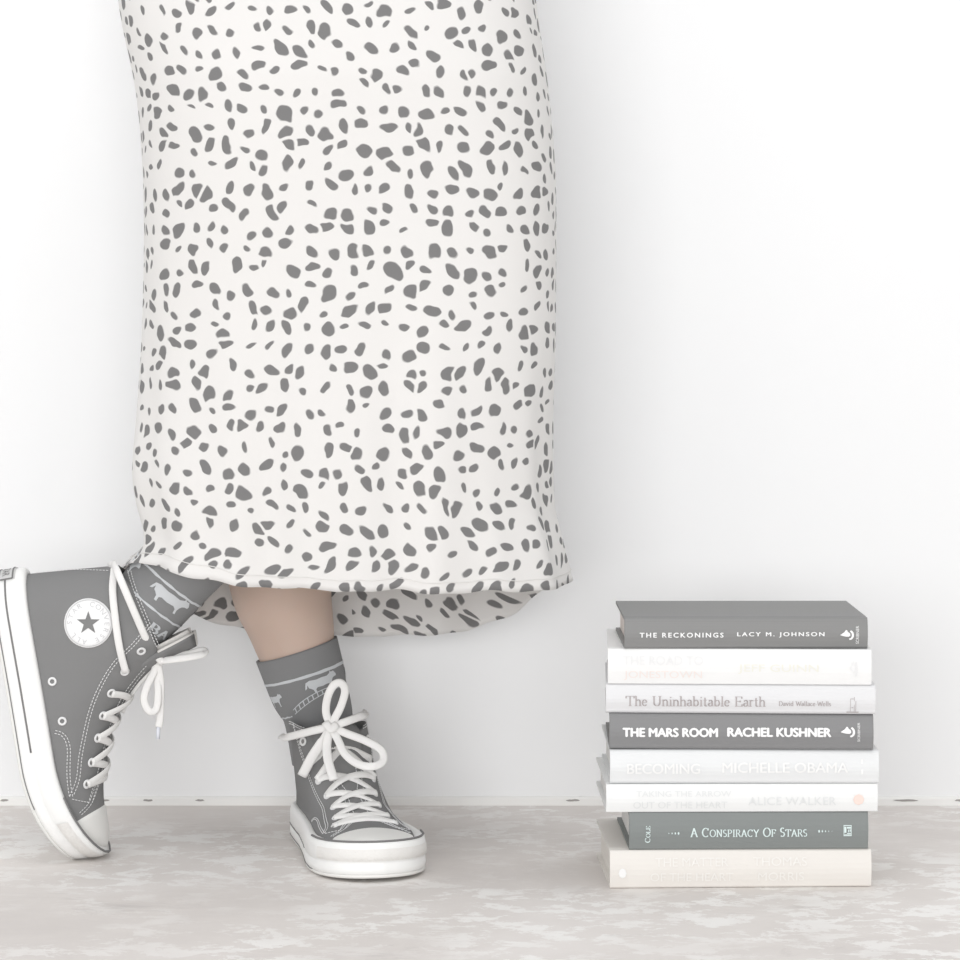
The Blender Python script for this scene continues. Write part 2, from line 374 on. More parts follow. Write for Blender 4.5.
def Yh(s, h):
    q = max(0, min(1, (h-H0)/(Hs(s)-H0))); kx = max(0, min(1, (s-.085)/.06))
    wv = interp(FT, s)*(1-q**(3.2-1.2*kx))**(.5+.1*kx) if q < 1 else 0
    b = (s-sb(h))/.038
    if b < 1: wv *= math.sqrt(max(0, 1-(1-max(0, b))**2))
    return wv*(1+.03*max(0, min(1, (h-.04)/.1)))
def top_h(s, y):                       # height of the vamp/front over (s, y)
    kx = max(0, min(1, (s-.085)/.06)); r = min(1, abs(y)/interp(FT, s)/(1+.03*max(0, min(1, (Hs(s)-.04)/.1)))); q = (1-r**(1/(.5+.1*kx)))**(1/(3.2-1.2*kx))
    return H0+q*(Hs(s)-H0)
class Shoe:
    def __init__(s, k, lean, mtx, press=None): s.k = k; s.lean = lean; s.m = mtx; s.press = press
    def D(s, p):
        x, y, h = p
        if s.press and h > .033: h = .033+(h-.033)*smooth_interp(s.press, x)
        return Vector((x, y+s.lean*max(0, h-.045), h+s.k*max(0, (x-.17)/.1)**2))
    def W(s, p): return s.m @ s.D(p)
    def loc(s, px, py):                # side-view measure -> (s, h), allowing for the shoe's near side being closer
        px = 480+(px-480)/1.009; py = HOR+(py-HOR)/1.009
        a = ((px+9)*.18+(py-580)*.98)/1066; h = ((px+9)*.98-(py-580)*.18)/1066
        return a, h-.028*max(0, (a-.17)/.1)**2
    def surf(s, a, h, side, off=0):
        y = Yh(a, h); e = .0012
        n = Vector((-(Yh(a+e, h)-Yh(a-e, h))/(2*e), 1, -(Yh(a, h+e)-Yh(a, h-e))/(2*e)))
        n.x = max(-6, min(6, n.x)); n.z = max(-6, min(6, n.z)); n.normalize()
        p = Vector((a, y, h))+n*off
        return Vector((p.x, side*p.y, p.z)), Vector((n.x, side*n.y, n.z))
    def tops(s, a, y, off=0):
        e = .0012; h = top_h(a, y)
        n = Vector((-(top_h(a+e, y)-top_h(a-e, y))/(2*e), -(top_h(a, y+e)-top_h(a, y-e))/(2*e), 1))
        n.x = max(-6, min(6, n.x)); n.y = max(-6, min(6, n.y)); n.normalize()
        return Vector((a, y, h))+n*off, n
    def wn(s, n): return (s.m.to_3x3() @ n).normalized()
def make_shoe(person, S, wrap):
    # upper
    NR, NT_ = 44, 112; v = []; f = []
    ring = []
    for i in range(NT_):
        t = i/NT_*2; side = 1 if t < 1 else -1; tt = t if t < 1 else 2-t
        ring.append((side, (1-math.cos(math.pi*tt))/2))
    for g in range(NR+1):
        hr = .016+(.139-.016)*g/NR
        for side, tt in ring:
            h = hr
            for _ in range(3):
                b, fr = sb(h), sfr(h); a = b+(fr-b)*tt
                h = .016+(hr-.016)*(interp(HC, a)-.016)/(.141-.016) if hr > .1 else hr
                if hr > .1:
                    kk = (hr-.1)/.039; h = hr+kk*(interp(HC, a)-.139)
            v.append(S.W((a, side*Yh(a, h) if 0 < tt < 1 else 0, h)))
    n = NT_
    for g in range(NR):
        for i in range(n): f.append((g*n+i, g*n+(i+1) % n, (g+1)*n+(i+1) % n, (g+1)*n+i))
    f.append(tuple(range(n))[::-1])
    up = recalc(build('sneaker', v, f, M['canvas'], person))
    up['label'] = wrap['label']
    sm = up.modifiers.new('thickness', 'SOLIDIFY'); sm.thickness = .0018; sm.offset = -1
    # footprint outline for the sole
    ol = []
    for i in range(120):
        t = i/120*2; side = 1 if t < 1 else -1; tt = t if t < 1 else 2-t
        a = -.001+.267*(1-math.cos(math.pi*tt))/2
        b = (a+.001)/.038; yy = interp(FT, a)*(math.sqrt(max(0, 1-(1-min(1, b))**2)))
        ol.append(Vector((a, side*yy)))
    def offs(d):
        r = []
        for i in range(len(ol)):
            t = ol[(i+2) % len(ol)]-ol[(i-2) % len(ol)]; nn = Vector((t.y, -t.x)).normalized()
            c = Vector((.12, 0))
            if nn.dot(ol[i]-c) < 0: nn = -nn
            r.append(ol[i]+nn*d)
        return r
    def sole_piece(name, profile, m, par, trim=None):
        vv = []; ff = []; rs = []
        for d, h in profile:
            r = offs(d)
            for p in r:
                hh = h
                vv.append(S.W((p.x, p.y, hh)))
        nn = len(ol)
        for g in range(len(profile)-1):
            for i in range(nn): ff.append((g*nn+i, g*nn+(i+1) % nn, (g+1)*nn+(i+1) % nn, (g+1)*nn+i))
        ff.append(tuple(range(nn))[::-1]); ff.append(tuple((len(profile)-1)*nn+i for i in range(nn)))
        return recalc(build(name, vv, ff, m, par))
    sole_piece('rubber_sole', [(.001, .0032), (.0040, .0034), (.0055, .0042), (.0060, .008), (.0056, .0135), (.0050, .0142), (.0058, .0150), (.0058, .027), (.0048, .0315), (.0028, .0328), (-.001, .033), (-.004, .030)], M['white_rubber'], up)
    sole_piece('outsole', [(-.003, .0005), (.0030, .0), (.0050, .0009), (.0054, .0022), (.0050, .0034), (.002, .0036)], M['toe_rubber'], up)
    # lines in the rubber
    ln = MB()
    o1 = offs(.0060)
    def sole_line(h, amax, r, offv, top=False, amin=-1):
        oo = offs(offv); nn = len(oo); idx = [i for i in range(nn) if (ol[i].x <= amax and ol[i].x >= amin)]
        pts = sorted(idx, key=lambda i: (i+nn//2) % nn if amin < 0 else i)
        seq = [S.W((oo[i].x, oo[i].y, h)) for i in pts]
        nrm = S.wn(Vector((0, 0, 1)))
        ln.ribbon(seq, nrm, .0006, r, 6)
    sole_line(.0142, .165, .0010, .0056); ln.build('sole_pinstripe', M['dark_piping'], up); ln = MB()
    sole_line(.0036, .215, .00045, .0054); ln.build('outsole_pinstripe', M['dark_piping'], up); ln = MB()
    nn = len(ol); oo = offs(.0036)
    seq = [S.W((oo[i].x, oo[i].y, .0330)) for i in range(nn) if ol[i].x > .212]
    # toe piping along the top of the foxing
    idx = [i for i in range(nn) if ol[i].x > .205]
    ln.ribbon([S.W((oo[i].x, oo[i].y, .0335)) for i in idx], S.wn(Vector((0, 0, 1))), .0011, .0010, 6)
    ln.build('toe_piping', M['dark_piping'], up)
    # toe bumper (textured band)
    mb = MB(); ob = offs(.0062); rows = []
    idx = [i for i in range(nn) if ol[i].x > .222]
    for g, (d, h) in enumerate([(.0050, .0150), (.0066, .0160), (.0069, .020), (.0066, .0258), (.0050, .0272)]):
        q = offs(d); rows.append([S.W((q[i].x, q[i].y, h)) for i in idx])
    L = len(idx); vv = [p for r in rows for p in r]; ff = []
    for g in range(4):
        for i in range(L-1): ff.append((g*L+i, g*L+i+1, (g+1)*L+i+1, (g+1)*L+i))
    mb.add(vv, ff); mb.build('toe_bumper', M['toe_bumper'], up)
    # toe cap
    vv = []; ff = []; A, B = 18, 40
    for i in range(A+1):
        for j in range(B+1):
            q = -1+2*j/B; s0 = .2255+.014*abs(q)**2.2
            a = s0+(.2657-s0)*(i/A); y = interp(FT, a)*.995*math.sin(q*math.pi/2)
            p, nn_ = S.tops(a, y, .0012 if i else -.0003)
            p.z = max(p.z, .028); vv.append(S.W(p))
    for i in range(A):
        for j in range(B): ff.append((i*(B+1)+j, i*(B+1)+j+1, (i+1)*(B+1)+j+1, (i+1)*(B+1)+j))
    recalc(build('toe_cap', vv, ff, M['toe_rubber'], up))
    # stitching
    st = MB()
    def dashes(pts, nrms, step=.0033, dash=.0022, r=.00042):
        acc = 0; i = 0
        Ls = [0]
        for a, b in zip(pts, pts[1:]): Ls.append(Ls[-1]+(b-a).length)
        def at(d):
            for j in range(len(Ls)-1):
                if d <= Ls[j+1]:
                    k_ = (d-Ls[j])/max(1e-9, Ls[j+1]-Ls[j]); return pts[j].lerp(pts[j+1], k_), nrms[j]
            return pts[-1], nrms[-1]
        d = 0
        while d+dash < Ls[-1]:
            p, n_ = at(d); q, _ = at(d+dash); st.ribbon([p, q], n_, r, r*.7, 5); d += step
    def side_curve(pl, side, gap=None, n=10):
        lp = [Vector((*S.loc(*p), 0)) for p in pl]; cs = crom(lp, n)
        for g in ((0,) if gap is None else (-gap/2, gap/2)):
            pts = []; nr = []
            for i, c in enumerate(cs):
                t = (cs[min(i+1, len(cs)-1)]-cs[max(i-1, 0)]).normalized(); a, h = c.x-t.y*g, c.y+t.x*g
                if h > Hs(a)-.0012: h = Hs(a)-.0012
                p, nn_ = S.surf(a, h, side, .0006); pts.append(S.W(p)); nr.append(S.wn(nn_))
            dashes(pts, nr)
    for side in (1, -1):
        side_curve([(149, 624), (133, 643), (113, 663), (97, 690), (87, 717), (80, 750), (77, 777), (71, 795)], side, .0026)
        side_curve([(157, 655), (143, 669), (131, 683), (118, 702), (108, 725), (101, 750), (95, 776), (88, 803)], side, .0026)
        side_curve([(55, 730), (61, 732), (66, 738), (68.5, 750), (68.5, 777), (71, 795)], side, .0026)
        side_curve([(72, 797), (88, 803)], side, None)
        side_curve([(95, 782), (88, 803), (78, 814)], side, .0022)
        side_curve([(126, 571), (133, 587), (142, 608), (150, 628), (157, 647)], side, .0026)
        side_curve([(30, 575.5), (50, 573.5), (75, 572), (105, 572)], side, None)
        st.build('stitching', M['stitch'], up); st = MB()
    # eyelets and laces
    EY = [(140, 650), (123, 671), (109, 693), (100, 716), (94.5, 739), (88.5, 763), (84.5, 784)]
    eyes = {}
    for side in (1, -1):
        for i, (px, py) in enumerate(EY):
            a, h = S.loc(px, py); h = min(h, Hs(a)-.008); p, n_ = S.surf(a, h, side, .0010); eyes[i, side] = (a, p.y, p, n_)
            e = MB(); e.torus(S.W(p), S.wn(n_), .0033, .0012); e.build('eyelet', M['metal'], up)
            hole = MB(); c = S.W(p)+S.wn(n_)*-.0002; hq = S.wn(n_).to_track_quat('Z', 'Y').to_matrix()
            hole.add([c+hq@Vector((.0026*math.cos(q_), .0026*math.sin(q_), 0)) for q_ in [2*math.pi*k_/14 for k_ in range(14)]], [tuple(range(14))]); hole.build('eyelet_hole', M['eyelet_hole'], up)
    for (px, py) in wrap['vents']:
        a, h = S.loc(px, py); p, n_ = S.surf(a, h, wrap['medial'], .0006)
        e = MB(); e.torus(S.W(p), S.wn(n_), .0031, .0011); e.build('vent_eyelet', M['metal'], up)
    lc = MB()
    def cross(i, si, j, sj, lift, tuck=True):
        a0, y0, p0, n0 = eyes[i, si]; a1, y1, p1, n1 = eyes[j, sj]; pts = []; nr = []
        N = 16
        for k_ in range(N+1):
            t = k_/N; a = a0+(a1-a0)*t; y = y0+(y1-y0)*t
            hgt, n_ = S.tops(a, y, 0)
            # taut lace: bulge over the tongue
            off = .0022+lift*math.sin(math.pi*t)
            q = p0.lerp(p1, t); p = hgt+n_*off
            if t < .12: p = p.lerp(p0+n0*.0022, 1-t/.12); n_ = (n_*(t/.12)+n0*(1-t/.12)).normalized()
            if t > .88: p = p.lerp(p1+n1*.0012, (t-.88)/.12); n_ = (n_*((1-t)/.12)+n1*((t-.88)/.12)).normalized()
            pts.append(S.W(p)); nr.append(S.wn(n_))
        lc.ribbon(pts, nr, .0036, .0013, 10)
    # bottom bar then criss-cross
    cross(6, 1, 6, -1, .0004)
    for i in range(6, wrap['upto'], -1):
        cross(i-1, 1, i, -1, .0004); cross(i-1, -1, i, 1, .0022)
    for (path, nv, taper) in wrap['laces'](S, eyes):
        lc.ribbon(path, nv, wrap.get('lw', .0035), .0013, 10, taper=taper)
    lc.build('shoelace', M['lace'], up)
    ag = MB()
    for a, b in wrap['aglets']: ag.ribbon([Vector(a), Vector(a).lerp(Vector(b), .5), Vector(b)], Vector((0, -1, 0)), .0019, .0017, 8)
    if wrap['aglets']: ag.build('aglet', mat('clear lace tip', (.74, .76, .82, 1), .3), up)
    # tongue
    vv = []; ff = []; A, B = 26, 14
    TP = wrap['tongue']
    for i in range(A+1):
        t = i/A; c = smooth_interp([(0, TP[0][0]), (.33, TP[1][0]), (.66, TP[2][0]), (1, TP[3][0])], t); hh = smooth_interp([(0, TP[0][1]), (.33, TP[1][1]), (.66, TP[2][1]), (1, TP[3][1])], t)
        wd = (.009+.014*min(1, t/.75))*(1 if t < .8 else math.sqrt(max(.1, 1-((t-.8)/.215)**2)))
        for j in range(B+1):
            q = -1+2*j/B; vv.append(S.W((c-.012*q*q, wd*q, hh-.004*q*q*(1-t))))
    for i in range(A):
        for j in range(B): ff.append((i*(B+1)+j, i*(B+1)+j+1, (i+1)*(B+1)+j+1, (i+1)*(B+1)+j))
    tg = recalc(build('tongue', vv, ff, M['canvas'], up)); md = tg.modifiers.new('thickness', 'SOLIDIFY'); md.thickness = .003; md.offset = 0
    e = MB(); edge = [vv[i*(B+1)] for i in range(A*3//4, A+1)]+[vv[A*(B+1)+j] for j in range(1, B)]+[vv[i*(B+1)+B] for i in range(A, A*3//4, -1)]
    e.ribbon(edge, S.wn(Vector((1, 0, 0))), .0015, .0015, 6); e.build('tongue_binding', M[wrap.get('binding', 'tongue_lining')], up)
    vv = []; ff = []
    for i in range(A+1):
        t = .35+.66*i/A; c = smooth_interp([(0, TP[0][0]), (.33, TP[1][0]), (.66, TP[2][0]), (1, TP[3][0])], t); hh = smooth_interp([(0, TP[0][1]), (.33, TP[1][1]), (.66, TP[2][1]), (1, TP[3][1])], t)
        wd = .0245*(1 if t < .6 else math.sqrt(max(.06, 1-((t-.6)/.42)**2)))
        for j in range(B+1):
            q = -1+2*j/B; vv.append(S.W((c-.0035-.013*q*q, wd*q, hh-.004*q*q)))
    ff = [(i*(B+1)+j, i*(B+1)+j+1, (i+1)*(B+1)+j+1, (i+1)*(B+1)+j) for i in range(A) for j in range(B)]
    tl = recalc(build('tongue_lining', vv, ff, M['tongue_lining'], up)); md = tl.modifiers.new('thickness', 'SOLIDIFY'); md.thickness = .0012; md.offset = 0
    # heel label
    sd = wrap['medial']
    hl = MB(); oo = offs(.0068); oi = offs(.0052)
    idx = sorted([i for i in range(nn) if ol[i].x < .0065], key=lambda i: (i+nn//2) % nn)
    for (h0, h1, q0) in ((.0065, .0235, oo),):
        a = [S.W((q0[i].x, q0[i].y, h0)) for i in idx]; b = [S.W((q0[i].x, q0[i].y, h1)) for i in idx]; c = [S.W((oi[i].x, oi[i].y, h1)) for i in idx]; d = [S.W((oi[i].x, oi[i].y, h0)) for i in idx]
        L = len(idx); vv = a+b+c+d; ff = []
        for r0, r1 in ((0, 1), (1, 2), (3, 0)):
            for i in range(L-1): ff.append((r0*L+i, r0*L+i+1, r1*L+i+1, r1*L+i))
        ff += [(0, L, 2*L, 3*L), (L-1, 2*L-1, 3*L-1, 4*L-1)]
        hl.add(vv, ff)
    hl.build('heel_label', M['heel_label'], up, False)
    hb = MB()
    q0 = offs(.0072)
    for h0 in (.0085, .0215): hb.ribbon([S.W((q0[i].x, q0[i].y, h0)) for i in idx], S.wn(Vector((0, 0, 1))), .0004, .0008, 5)
    for s_ in (0, -1):
        i = idx[s_]; hb.ribbon([S.W((q0[i].x, q0[i].y, .0085)), S.W((q0[i].x, q0[i].y, .0215))], S.wn(Vector((-1, 0, 0))), .0006, .0008, 5)
    # raised word on the heel label
    tv_, tf_ = fit(font_mesh('ALL STAR'), -.8, .8, .0115, .0185)
    def onheel(x, z):
        c = idx; fidx = (x+1)/2*(len(c)-1); i = int(min(len(c)-2, fidx)); k_ = fidx-i; q1 = offs_heel
        return S.W((q1[c[i]].x*(1-k_)+q1[c[i+1]].x*k_, q1[c[i]].y*(1-k_)+q1[c[i+1]].y*k_, z))
    offs_heel = offs(.0071)
    hb.add([onheel(x, z) for x, z in tv_], tf_)
    hb.build('heel_label_print', M['dark_piping'], up, False)
    # round ankle patch with star and ring lettering, on the inner side
    pa, ph = S.loc(*wrap.get('patch', (88, 622))); R = .0226
    def patch_pt(x, y, off):           # x towards the upper edge on the photo's picture axes
        da, dh = x*.18-y*.98, x*.98+y*.18
        p, n_ = S.surf(pa+da, ph+dh, sd, off); return S.W(p)
    ring_ = [(R*math.cos(2*math.pi*i/48), R*math.sin(2*math.pi*i/48)) for i in range(48)]
    vv = [patch_pt(0, 0, .0014)]; ff = []; NRr = 5
    for g in range(1, NRr+1):
        for (x, y) in ring_: vv.append(patch_pt(x*g/NRr, y*g/NRr, .0014 if g < NRr else .0002))
    for i in range(48): ff.append((0, 1+i, 1+(i+1) % 48))
    for g in range(NRr-1):
        for i in range(48): ff.append((1+g*48+i, 1+(g+1)*48+i, 1+(g+1)*48+(i+1) % 48, 1+g*48+(i+1) % 48))
    # sharp rim
    for k_, (x, y) in enumerate(ring_): vv[1+(NRr-1)*48+k_] = patch_pt(x, y, .0013)
    n0 = len(vv)
    for (x, y) in ring_: vv.append(patch_pt(x*1.005, y*1.005, -.0003))
    for i in range(48): ff.append((1+(NRr-1)*48+i, n0+i, n0+(i+1) % 48, 1+(NRr-1)*48+(i+1) % 48))
    recalc(build('ankle_patch', vv, ff, M['patch'], up))
    star = []
    for i in range(10):
        r = .0112 if i % 2 == 0 else .0044; an = math.radians(90+36*i); star.append((r*math.cos(an), r*math.sin(an)))
    v_, f_ = poly_mesh([star], .004)
    build('patch_star', [patch_pt(x, y+.0002, .0019) for x, y in v_], f_, M['canvas'], up, False)
    pl = MB()
    def ring_text(word, a0, a1, r, hgt):
        for i, ch in enumerate(word):
            if ch == ' ': continue
            an = math.radians(a0+(a1-a0)*i/(len(word)-1)); v_, f_ = font_mesh(ch)
            wd = (max(p[0] for p in v_)-min(p[0] for p in v_))*hgt/.72
            v_, f_ = fit((v_, f_), -wd/2, wd/2, 0, hgt); o_ = []
            for x, y in v_:
                rr_ = r+y; aa = an-x/r; o_.append(patch_pt(rr_*math.cos(aa), rr_*math.sin(aa), .0019))
            pl.add(o_, f_)
    ring_text('CONVERSE', 78, -62, .0152, .0045); ring_text('ALL STAR', 258, 118, .0152, .0045)
    pl.ribbon([patch_pt(.0212*math.cos(2*math.pi*i/60), .0212*math.sin(2*math.pi*i/60), .0015) for i in range(61)], S.wn(Vector((0, sd, 0))), .00025, .0003, 4)
    pl.build('patch_lettering', M['patch_print'], up, False)
    return up
M['toe_bumper'] = mat('ribbed toe rubber', (.80, .785, .76, 1), .5, .8, 450, .03, 60)
M['heel_label'] = mat('heel label rubber', (.62, .62, .615, 1), .5)

person = empty('person', (-.16, .2, 0))
person['label'] = 'person in a white skirt with grey spots, standing with one sneaker raised on its toes'
person['category'] = 'person'
PI_ = Matrix.Translation((.16, -.2, 0))          # geometry below is written in room coordinates
def par_fix():
    for o in list(C.objects):
        if o.parent == person: o.matrix_parent_inverse = PI_

# raised shoe: toe down, seen from its inner side
YL = 2.742
O = P(-6.5, 580, YL)
F = Vector((.18, .0, -.98)).normalized(); U = Vector((.98, 0, .18)).normalized(); Lt = Vector((0, -1, 0))
sx = 1066*YL/FPX
mt = Matrix(((F.x*sx, Lt.x, U.x*sx, O.x), (F.y*sx, Lt.y, U.y*sx, O.y), (F.z*sx, Lt.z, U.z*sx, O.z), (0, 0, 0, 1)))
ST = Shoe(.028, 0, mt)
def laces_tip(S, eyes):
    out = []; cN = Vector((0, -1, 0))
    def lift(px, py, dy): return P(px, py, YL-dy)
    def surfp(px, py, off=.0035):
        a, h = S.loc(px, py); h = min(h, Hs(a)-.002); p, n_ = S.surf(a, h, 1, off); return S.W(p)
    out.append((crom([surfp(123, 671), surfp(119, 645), surfp(115, 615), surfp(112, 590), surfp(111, 572), P(109, 565, YL)], 6), cN, None))
    out.append((crom([P(157, 660, YL-.014), P(147, 641, YL-.032), P(136.5, 617, YL-.042), P(125, 590, YL-.044), P(117, 571, YL-.036), P(113, 563, YL-.01)], 6), cN, None))
    k = P(157, 661, YL-.012)
    # loop hanging down, loop to the right, two tails
    out.append((crom([k, P(154, 672, YL-.012), P(147, 686, YL-.015), P(144, 700, YL-.016), P(149, 711, YL-.016), P(156, 709, YL-.014), P(158, 695, YL-.012), P(157, 675, YL-.010), k], 6), cN, None))
    out.append((crom([k, P(172, 659.5, YL-.020), P(190, 657, YL-.022), P(203.5, 654, YL-.018), P(203, 650.5, YL-.010), P(188, 654, YL-.008), P(170, 657, YL-.010), k], 6), Vector((0, -1, .5)).normalized(), None))
    out.append((crom([k, P(160.5, 680, YL-.010), P(160.5, 700, YL-.009), P(160, 718, YL-.009), P(158.5, 727, YL-.009)], 6), cN, None))
    out.append((crom([k, P(148, 672, YL-.006), P(137, 684, YL-.002), P(126, 700, YL+.003), P(121, 712, YL+.006)], 6), cN, None))
    out.append((crom([P(151, 660, YL-.014), P(157, 657, YL-.018), P(163, 664, YL-.014)], 4), cN, None))
    return out
make_shoe(person, ST, dict(label='raised sneaker seen from its inner side, toe down on the floor', medial=1, upto=2, vents=((52, 680), (62, 719.5)),
    laces=laces_tip, aglets=[(P(158.4, 727, YL-.009), P(157.8, 739, YL-.009))],
    tongue=[(.17, .070), (.138, .0935), (.110, .129), (.094, .176)]))

# planted shoe
yaw = math.radians(14)
Fp = Vector((math.sin(yaw), -math.cos(yaw), 0)); Lp = Vector((-math.cos(yaw), -math.sin(yaw), 0)); Up = Vector((0, 0, 1))
heel = Vector((-.154, CAMY+2.884, 0))
mp_ = Matrix(((Fp.x, Lp.x, Up.x, heel.x), (Fp.y, Lp.y, Up.y, heel.y), (Fp.z, Lp.z, Up.z, heel.z), (0, 0, 0, 1)))
SP = Shoe(.004, .10, mp_, [(0, .78), (.06, .77), (.10, .68), (.14, .53), (.18, .38), (.20, .34), (.28, .36)])
def laces_planted(S, eyes):
    out = []; cN = Vector((.2, -1, .25)).normalized(); Yk = 2.752
    k = P(331, 727, Yk)
    out.append((crom([k, P(326, 712, Yk), P(328, 696, Yk-.004), P(334, 685, Yk-.006), P(341, 683, Yk-.006), P(345, 691, Yk-.004), P(341, 706, Yk), P(335, 718, Yk), k], 6), cN, None))
    out.append((crom([k, P(348, 734, Yk-.003), P(366, 741, Yk-.008), P(381, 750, Yk-.014), P(383, 761, Yk-.02), P(373, 766.5, Yk-.026), P(358, 764, Yk-.022), P(345, 754, Yk-.014), P(338, 740, Yk-.006), k], 6), cN, None))
    out.append((crom([k, P(322, 742, Yk+.002), P(312, 757, Yk+.006), P(302, 776, Yk+.010)], 6), cN, (lambda t: 1.25 if t > .3 else 1.05)))
    out.append((crom([k, P(327, 742, Yk-.002), P(328, 760, Yk-.010), P(334, 780, Yk-.022)], 6), cN, (lambda t: 1.15)))
    out.append((crom([k, P(316, 730, Yk+.006), P(300, 734, Yk+.018), P(287, 737, Yk+.034), P(281, 736, Yk+.055)], 6), cN, None))
    out.append((crom([k, P(345, 722, Yk+.002), P(356, 718, Yk+.010), P(364, 715, Yk+.022), P(366, 712, Yk+.045)], 6), cN, None))
    out.append((crom([P(325, 722, Yk-.002), P(331, 729, Yk-.006), P(337, 724, Yk-.002)], 4), cN, None))
    # lower pair between the quarters under the bow
    for (i, si, j, sj) in ((1, 1, 2, -1), (1, -1, 2, 1)):
        a0, y0, p0, n0 = eyes[i, si]; a1, y1, p1, n1 = eyes[j, sj]
        out.append((crom([S.W(p0+n0*.002), S.W(Vector(((a0+a1)/2, (y0+y1)/2, top_h((a0+a1)/2, (y0+y1)/2)+.006))), S.W(p1+n1*.002)], 8), cN, None))
    return out
make_shoe(person, SP, dict(label='planted sneaker pointing at the viewer with a large lace bow', medial=-1, upto=2, vents=(),
    laces=laces_planted, aglets=[], patch=(72, 622), tongue=[(.17, .070), (.140, .0915), (.114, .125), (.104, .158)], binding='canvas', lw=.0038))

# ---------------------------------------------------------------- legs, pelvis and feet: one continuous body
def tube(mb, pts, seg=28, n=6):
    """pts: (x,y,z,rx,ry); rings perpendicular to the path"""
    cs = crom([Vector(p[:3]) for p in pts], n); R = crom([Vector((p[3], p[4], 0)) for p in pts], n); v = []; f = []
    for i, c in enumerate(cs):
        t = (cs[min(i+1, len(cs)-1)]-cs[max(i-1, 0)]).normalized(); y = Vector((0, 1, 0)); xx = y.cross(t)
        if xx.length < .2: xx = Vector((1, 0, 0))
        xx = (xx-t*xx.dot(t)).normalized(); yy = t.cross(xx)
        for j in range(seg):
            a = 2*math.pi*j/seg; v.append(c+xx*R[i].x*math.cos(a)+yy*R[i].y*math.sin(a))
    for i in range(len(cs)-1):
        for j in range(seg): f.append((i*seg+j, i*seg+(j+1) % seg, (i+1)*seg+(j+1) % seg, (i+1)*seg+j))
    f.append(tuple(range(seg))[::-1]); f.append(tuple((len(cs)-1)*seg+j for j in range(seg)))
    mb.add(v, f)
def X_(px, Y): return (px-480)*Y/FPX
def Z_(py, Y): return CAMZ-(py-HOR)*Y/FPX
b = MB()
y0 = CAMY+2.868
tube(b, [(-.152, y0, .035, .022, .028), (-.157, y0, .085, .026, .032), (X_(316, 2.868), y0, Z_(715, 2.868), .029, .033), (X_(306, 2.868), y0, Z_(680, 2.868), .0335, .036), (X_(297, 2.868), y0, Z_(650, 2.868), .0385, .039), (X_(289.5, 2.868), y0, Z_(620, 2.868), .0440, .043), (X_(281.5, 2.868), y0, Z_(588, 2.868), .0500, .048),
         (-.205, y0, .32, .055, .052), (-.215, y0, .40, .051, .050), (-.218, y0-.01, .47, .050, .052), (-.21, y0-.02, .56, .062, .062), (-.195, CAMY+2.82, .72, .078, .078), (-.19, CAMY+2.80, .86, .085, .088)])
AX0 = P(121, 637, YL); AX1 = P(153, 599, YL)
ad = (AX1-AX0).normalized(); kn = AX0+ad*.40; kn.y = CAMY+2.755
sh = lambda d: AX0+(kn-AX0)*(d/.40)
pl_ = [(*sh(-.02), .024, .025), (*sh(.0), .027, .028), (*sh(.045), .033, .033), (*sh(.10), .037, .037), (*sh(.17), .047, .047), (*sh(.25), .053, .052), (*sh(.34), .049, .049), (*sh(.40), .050, .050),
       (-.045, CAMY+2.765, .62, .060, .060), (-.06, CAMY+2.78, .74, .076, .076), (-.068, CAMY+2.79, .86, .084, .086)]
tube(b, pl_)
tube(b, [(-.13, CAMY+2.79, .80, .06, .06), (-.13, CAMY+2.79, .86, .145, .105), (-.13, CAMY+2.79, .93, .160, .11), (-.13, CAMY+2.79, 1.02, .135, .095), (-.13, CAMY+2.79, 1.08, .12, .085), (-.13, CAMY+2.79, 1.12, .05, .04)])
# feet inside the shoes
def foot(S):
    pts = []
    for (s, h, wd, hg) in ((.012, .045, .012, .014), (.035, .050, .022, .024), (.07, .055, .025, .024), (.11, .047, .026, .018), (.16, .036, .028, .009), (.20, .030, .028, .007), (.235, .027, .018, .006)):
        c = S.W((s, 0, h)); pts.append((c, wd, hg))
    v = []; f = []; seg = 20; L = S.wn(Vector((0, 1, 0))); Uw = S.wn(Vector((0, 0, 1)))
    for c, wd, hg in pts:
        for j in range(seg): a = 2*math.pi*j/seg; v.append(c+L*wd*math.cos(a)+Uw*hg*math.sin(a))
    for i in range(len(pts)-1):
        for j in range(seg): f.append((i*seg+j, i*seg+(j+1) % seg, (i+1)*seg+(j+1) % seg, (i+1)*seg+j))
    f.append(tuple(range(seg))[::-1]); f.append(tuple((len(pts)-1)*seg+j for j in range(seg))); b.add(v, f)
foot(SP); foot(ST)
ankle = [(*ST.W((.05, 0, .05)), .024, .024), (*ST.W((.058, 0, .08)), .026, .026), (*ST.W((.07, 0, .105)), .028, .028), (*sh(.015), .031, .031)]
tube(b, ankle)
body = b.build('body', M['skin'], person)
rm = body.modifiers.new('one_surface', 'REMESH'); rm.mode = 'VOXEL'; rm.voxel_size = .0045; rm.use_smooth_shade = True
sm_ = body.modifiers.new('soften', 'SMOOTH'); sm_.factor = .5; sm_.iterations = 6

